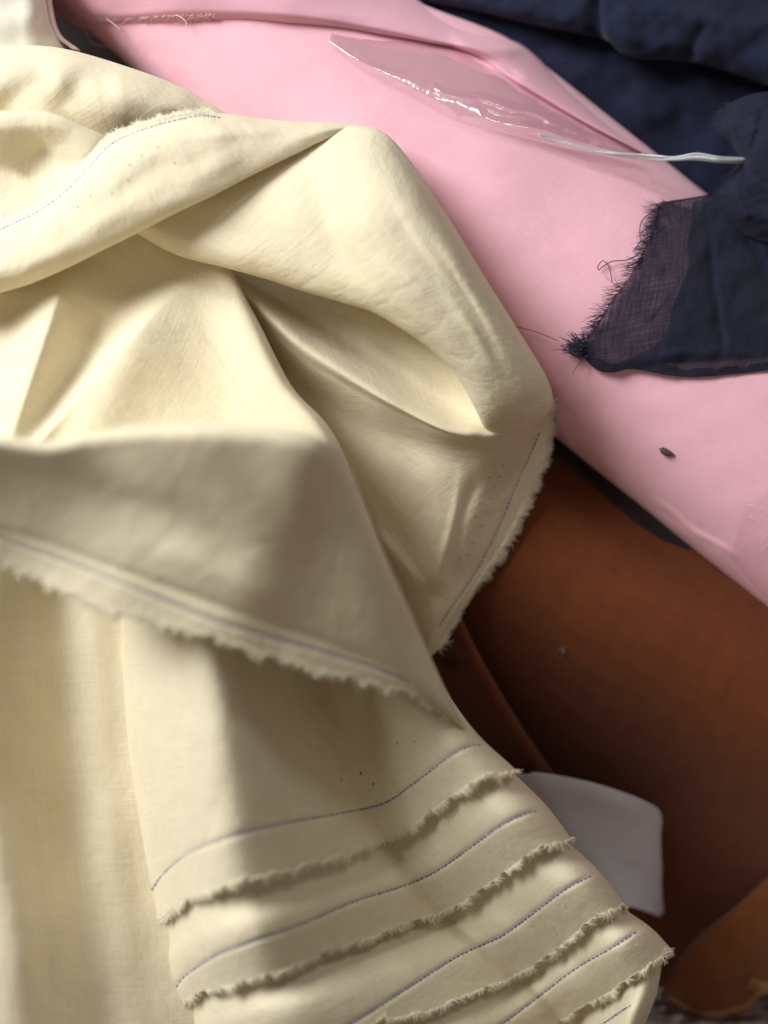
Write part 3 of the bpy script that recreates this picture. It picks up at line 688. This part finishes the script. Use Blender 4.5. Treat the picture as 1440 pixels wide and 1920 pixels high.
stitch(G, [(1012, 812), (995, 850), (975, 895), (958, 935), (938, 982), (915, 1030), (890, 1075), (866, 1112), (842, 1145), (820, 1180)], M_blue, dr, dash=6, gap=3.4)
holes(G, [(925, 872), (944, 870), (917, 895), (936, 894), (908, 919), (927, 912), (900, 944), (919, 935), (892, 968), (910, 960), (902, 985), (886, 1017), (876, 1040), (862, 1046), (878, 1010)], M_hole, dr, 1.5)
ed = G[52:, -1]; pv = G[52:, -5]
fringe(ed, pv, M_fluff, dr, per=5, ln=(5, 20), r=.5, curl=.4, droop=1, clump=8, back=6, lean=.35)

# inner folds in the hollow of the cloth
rows = [[(-120, 470, 335), (0, 450, 335), (110, 420, 330), (220, 400, 325), (320, 425, 325), (390, 465, 330), (425, 490, 330), (428, 496, 318), (405, 490, 260)],
        [(-120, 560, 352), (20, 550, 352), (130, 530, 345), (240, 515, 338), (340, 515, 342), (410, 520, 342), (438, 522, 334), (444, 530, 312), (420, 530, 250)],
        [(-120, 640, 372), (20, 640, 370), (140, 625, 360), (260, 610, 352), (370, 600, 356), (450, 600, 374), (478, 602, 360), (486, 612, 330), (460, 615, 240)],
        [(-120, 730, 388), (20, 735, 385), (150, 728, 374), (280, 720, 362), (410, 716, 362), (505, 716, 396), (538, 720, 384), (548, 730, 345), (520, 735, 235)],
        [(-120, 820, 402), (20, 830, 400), (160, 826, 390), (310, 820, 376), (450, 816, 372), (575, 806, 412), (612, 806, 398), (622, 812, 355), (595, 820, 235)],
        [(-120, 920, 420), (20, 930, 418), (170, 930, 410), (330, 930, 395), (480, 930, 384), (620, 930, 410), (665, 930, 395), (675, 935, 350), (650, 940, 230)],
        [(-120, 1050, 430), (20, 1060, 425), (180, 1060, 418), (350, 1060, 400), (500, 1060, 385), (660, 1060, 350), (715, 1060, 320), (725, 1065, 290), (700, 1070, 220)]]
G = loft(rows, 280, 260)
crease(G, [(135, 470), (118, 530), (88, 620), (52, 730), (10, 850)], 52, 40, 58, t0=.25, t1=0, p=1.5)
crease(G, [(400, 520), (330, 555), (270, 610), (200, 690), (130, 770), (60, 850)], 56, 105, 30, t0=.45, t1=0, p=1.5)
crease(G, [(200, 560), (170, 680), (90, 830)], -26, 46, 46, t0=.3, t1=0)
crease(G, [(30, 540), (0, 640), (-40, 760)], -14, 40, 40)
wob(G, 1.2, 130, 161)
sheet('inner_fold', G, M_cream, cream, ang=.9)

# side fold at the lower left
rows = [[(-160, 1000, 520), (-160, 1200, 520), (-160, 1500, 530), (-150, 1750, 540), (-140, 2050, 540)],
        [(-60, 1000, 500), (-50, 1200, 505), (-30, 1500, 525), (10, 1750, 545), (30, 2050, 550)],
        [(40, 1000, 435), (50, 1200, 445), (60, 1500, 462), (90, 1750, 490), (110, 2050, 505)],
        [(110, 1000, 392), (120, 1200, 398), (135, 1500, 412), (165, 1750, 435), (185, 2050, 450)],
        [(170, 1000, 392), (182, 1200, 398), (200, 1500, 408), (232, 1750, 420), (255, 2050, 430)],
        [(215, 1000, 388), (232, 1200, 390), (250, 1500, 400), (280, 1750, 405), (310, 2050, 410)],
        [(290, 1000, 390), (320, 1200, 392), (340, 1500, 398), (360, 1750, 395), (400, 2050, 390)]]
G = loft(rows, 150, 150); wob(G, 2, 170, 171)
sheet('side_fold', G, M_cream, cream, ang=1.5)

# wound layers with stepped selvedges
zt = np.array([270, 375, 528, 618, 490, 352, 468, 405, 280.])
TOP = [(300, 1040), (226, 1040), (285, 1040), (370, 1060), (470, 1110), (560, 1150), (640, 1160), (720, 1120), (690, 1120)]
MID = [(290, 1400), (238, 1400), (300, 1395), (420, 1388), (565, 1382), (668, 1370), (795, 1348), (868, 1345), (830, 1350)]
ES = [[(325, 1738), (284, 1752), (335, 1698), (448, 1653), (622, 1612), (758, 1556), (890, 1466), (968, 1447), (930, 1450)],
      [(350, 1905), (306, 1918), (370, 1866), (500, 1830), (680, 1762), (862, 1695), (1000, 1598), (1072, 1576), (1030, 1580)],
      [(400, 2060), (330, 2060), (420, 2010), (590, 1955), (820, 1888), (1000, 1812), (1116, 1722), (1174, 1700), (1140, 1710)],
      [(450, 2200), (380, 2200), (500, 2150), (660, 2100), (880, 2010), (1085, 1895), (1196, 1826), (1258, 1780), (1215, 1800)],
      [(500, 2340), (420, 2340), (560, 2280), (720, 2230), (980, 2130), (1120, 2030), (1170, 1980), (1196, 1945), (1160, 1960)]]
STI = [[(272, 1690), (300, 1645), (350, 1602), (420, 1572), (520, 1546), (620, 1528), (690, 1515), (732, 1500), (790, 1458), (850, 1413), (885, 1398), (905, 1398)],
       [(312, 1880), (345, 1832), (400, 1795), (460, 1770), (560, 1735), (660, 1692), (760, 1660), (820, 1632), (880, 1590), (940, 1547), (990, 1524), (1012, 1522)],
       [(560, 1975), (665, 1915), (760, 1855), (860, 1792), (940, 1755), (1000, 1712), (1060, 1667), (1110, 1641)],
       [(880, 1965), (960, 1906), (1000, 1876), (1080, 1816), (1150, 1775), (1196, 1745)],
       [(1090, 1950), (1130, 1920), (1165, 1895), (1185, 1884)]]
def lay(pts, zoff, lift): return [(x, y, zz_+zoff+l-.13*(y-1350)) for (x, y), zz_, l in zip(pts, zt, lift)]
for k in range(5):
    off = -30.*k
    rows = [lay(TOP, off-20, np.zeros(9)), lay(MID, off, np.zeros(9))]
    for j in range(k):
        e_ = [(x+(16 if i == 1 else 0)-(17 if i in (7, 8) else 0), y-(7 if i in (7, 8) else 0)) for i, (x, y) in enumerate(ES[j])]
        rows.append(lay(e_, off+5*(j+1), np.zeros(9)))
        n_ = [(x*.5+u*.5+(3 if i == 7 else 0), y*.5+v*.5) for i, ((x, y), (u, v)) in enumerate(zip(ES[j], ES[j+1]))]
        rows.append(lay(n_, off+5*(j+1), np.array([0, 14, 26, 26, 24, 24, 24, 14, 0])))
    rows.append(lay(ES[k], off+5*(k+1), np.array([0, 0, 1, 2, 2, 1, 1, 0, 0])))
    G = loft(rows, 300, 60*(len(rows)-1))
    c5 = [TOP[5], MID[5]]+[ES[j][5] for j in range(5)]
    if k == 0:
        crease(G, [(690, 1230), (685, 1300), (700, 1370)], -22, 14, 16, t0=0, t1=.6)
        crease(G, [(720, 1250), (740, 1330), (790, 1420)], 12, 22, 22, t0=0, t1=.6)
        pass
    crease(G, [(x-45, y+2) for x, y in c5[1:]], -14, 40, 14, t0=.1, t1=0, p=2)
    crease(G, [(x+30, y+2) for x, y in c5[1:]], 16, 30, 50, t0=.1, t1=0, p=2)
    wob(G, 1.2, 170, 181+k)
    # slightly uneven raw edge
    s_ = np.arange(300); dl = 2.6*np.sin(s_*.21+k)+2.2*np.sin(s_*.53+2*k)+1.6*np.sin(s_*1.13+3*k)+1.2*RNG.standard_normal(300)
    G[-1, :, 1] += dl; G[-2, :, 1] += dl*.5
    crease(G, STI[k], -2.6, 5, t0=.05, t1=.05)
    ly = sheet('wound_layer', G, M_cream, cream, ang=.1*k)
    stitch(G, STI[k], M_blue, ly, dash=6.5, gap=2.4, r=.85)
    a0, a1 = 38, 264
    fringe(G[-1][a0:a1], G[-4][a0:a1], M_fluff, ly, per=6., ln=(2, 14), r=.23, curl=1.2, droop=.5, clump=12, back=3)
    if k == 0: holes(G, [(745, 1392), (778, 1390), (700, 1470), (640, 1462), (676, 1450)], M_hole, ly, 2.)

# turned flap in front
T_ = [(-120, 812), (0, 819), (90, 828), (200, 806), (350, 795), (500, 799), (600, 820), (650, 866), (705, 1005), (762, 1135), (832, 1290), (880, 1380)]
Eg = [(-120, 1030), (0, 1056), (60, 1080), (115, 1104), (200, 1143), (300, 1166), (430, 1204), (540, 1240), (640, 1266), (730, 1288), (810, 1320), (868, 1375)]
TZ = [815, 815, 815, 822, 830, 830, 815, 760, 690, 615, 525, 430]
EZ = [620, 620, 625, 648, 672, 680, 672, 640, 605, 565, 500, 420]
def mixr(t, dz):
    return [(a_[0]+(b_[0]-a_[0])*t, a_[1]+(b_[1]-a_[1])*t, za+(zb-za)*t+dz*(1 if i < 9 else .5)) for i, (a_, b_, za, zb) in enumerate(zip(T_, Eg, TZ, EZ))]
inn = [(x-10*max(0, i-6), y+26, z_-130) for i, ((x, y), z_) in enumerate(zip(T_, TZ))]
inn2 = [(x-4*max(0, i-6), y+8, z_-60) for i, ((x, y), z_) in enumerate(zip(T_, TZ))]
inn0 = [(x-16*max(0, i-6), y+70, 330 if i < 7 else z_-190) for i, ((x, y), z_) in enumerate(zip(T_, TZ))]
inn00 = [(x-18*max(0, i-6), y+52, 500 if i < 7 else z_-170) for i, ((x, y), z_) in enumerate(zip(T_, TZ))]
G = loft([inn0, inn00, inn, inn2, mixr(0, -24), mixr(.04, -4), mixr(.12, 4), mixr(.35, 6), mixr(.6, 0), mixr(.82, -4), mixr(1, 2)], 300, 260)
crease(G, [(-90, 890), (60, 895), (200, 930), (350, 985), (480, 1050)], -13, 34, 60, t0=0, t1=.5)
crease(G, [(-90, 975), (60, 1008), (200, 1058), (400, 1130), (600, 1198), (760, 1262)], -5, 9, 12, t0=0, t1=.1)
crease(G, [(260, 1010), (360, 1060), (460, 1110), (560, 1150)], 12, 40, 50, t0=.4, t1=.4)
crease(G, [(380, 850), (470, 930), (580, 1040), (680, 1180)], -8, 50, 60, t0=.4, t1=.4)
wob(G, 1.4, 200, 191)
s_ = np.arange(300); dl = 2.6*np.sin(s_*.19)+2.2*np.sin(s_*.47)+1.5*np.sin(s_*1.07)+1.2*RNG.standard_normal(300)
G[-1, :, 1] += dl; G[-2, :, 1] += dl*.5
crease(G, [(-40, 995), (60, 1030), (150, 1062), (300, 1122), (400, 1162), (500, 1192), (600, 1220), (690, 1248), (770, 1278)], -3, 5, t0=0, t1=.05)
fl = sheet('turned_flap', G, M_cream, cream)
stitch(G, [(-40, 995), (60, 1030), (150, 1062), (300, 1122), (400, 1162), (500, 1192), (600, 1220), (690, 1248), (770, 1278)], M_blue, fl, dash=6, gap=3, r=.7)
fringe(G[-1], G[-5], M_fluff, fl, per=6., ln=(2, 14), r=.23, curl=1.2, droop=.5, clump=12, back=3)

# ------------------------------------------------------------------ light
def area(name, loc, target, size, power, col):
    l = bpy.data.lights.new(name, 'AREA'); l.shape = 'RECTANGLE'; l.size = size[0]; l.size_y = size[1]; l.energy = power; l.color = col
    o = bpy.data.objects.new(name, l); COL.objects.link(o); o.location = loc
    from mathutils import Vector
    o.rotation_euler = (Vector(target)-Vector(loc)).to_track_quat('-Z', 'Y').to_euler()
    return o
area('window_light', (-1.02, .76, 1.0), (0, .0, .08), (.66, .66), 33.5, (.985, .985, 1.0))
area('far_window_light', (.50, 1.15, .95), (.05, .1, .08), (.24, .24), 3.0, (.93, .97, 1.0))
W = bpy.data.worlds.new('World'); C.world = W; W.use_nodes = True
bg = W.node_tree.nodes['Background']; bg.inputs[0].default_value = (1.0, .81, .69, 1); bg.inputs[1].default_value = .185

# ------------------------------------------------------------------ camera
cam = bpy.data.cameras.new('camera'); co = bpy.data.objects.new('camera', cam); COL.objects.link(co)
co.location = (0, 0, D*S); co.rotation_euler = (0, 0, 0)
cam.sensor_fit = 'VERTICAL'; cam.sensor_height = 36; cam.sensor_width = 27; cam.lens = 36*D/1920
cam.clip_start = .01; cam.clip_end = 50
cam.dof.use_dof = True; cam.dof.focus_distance = (D-310)*S; cam.dof.aperture_fstop = cam.lens/(52*S*1000)
C.camera = co
C.view_settings.view_transform = 'Standard'; C.view_settings.look = 'None'; C.view_settings.exposure = 0; C.view_settings.gamma = 1
C.view_settings.use_curve_mapping = False
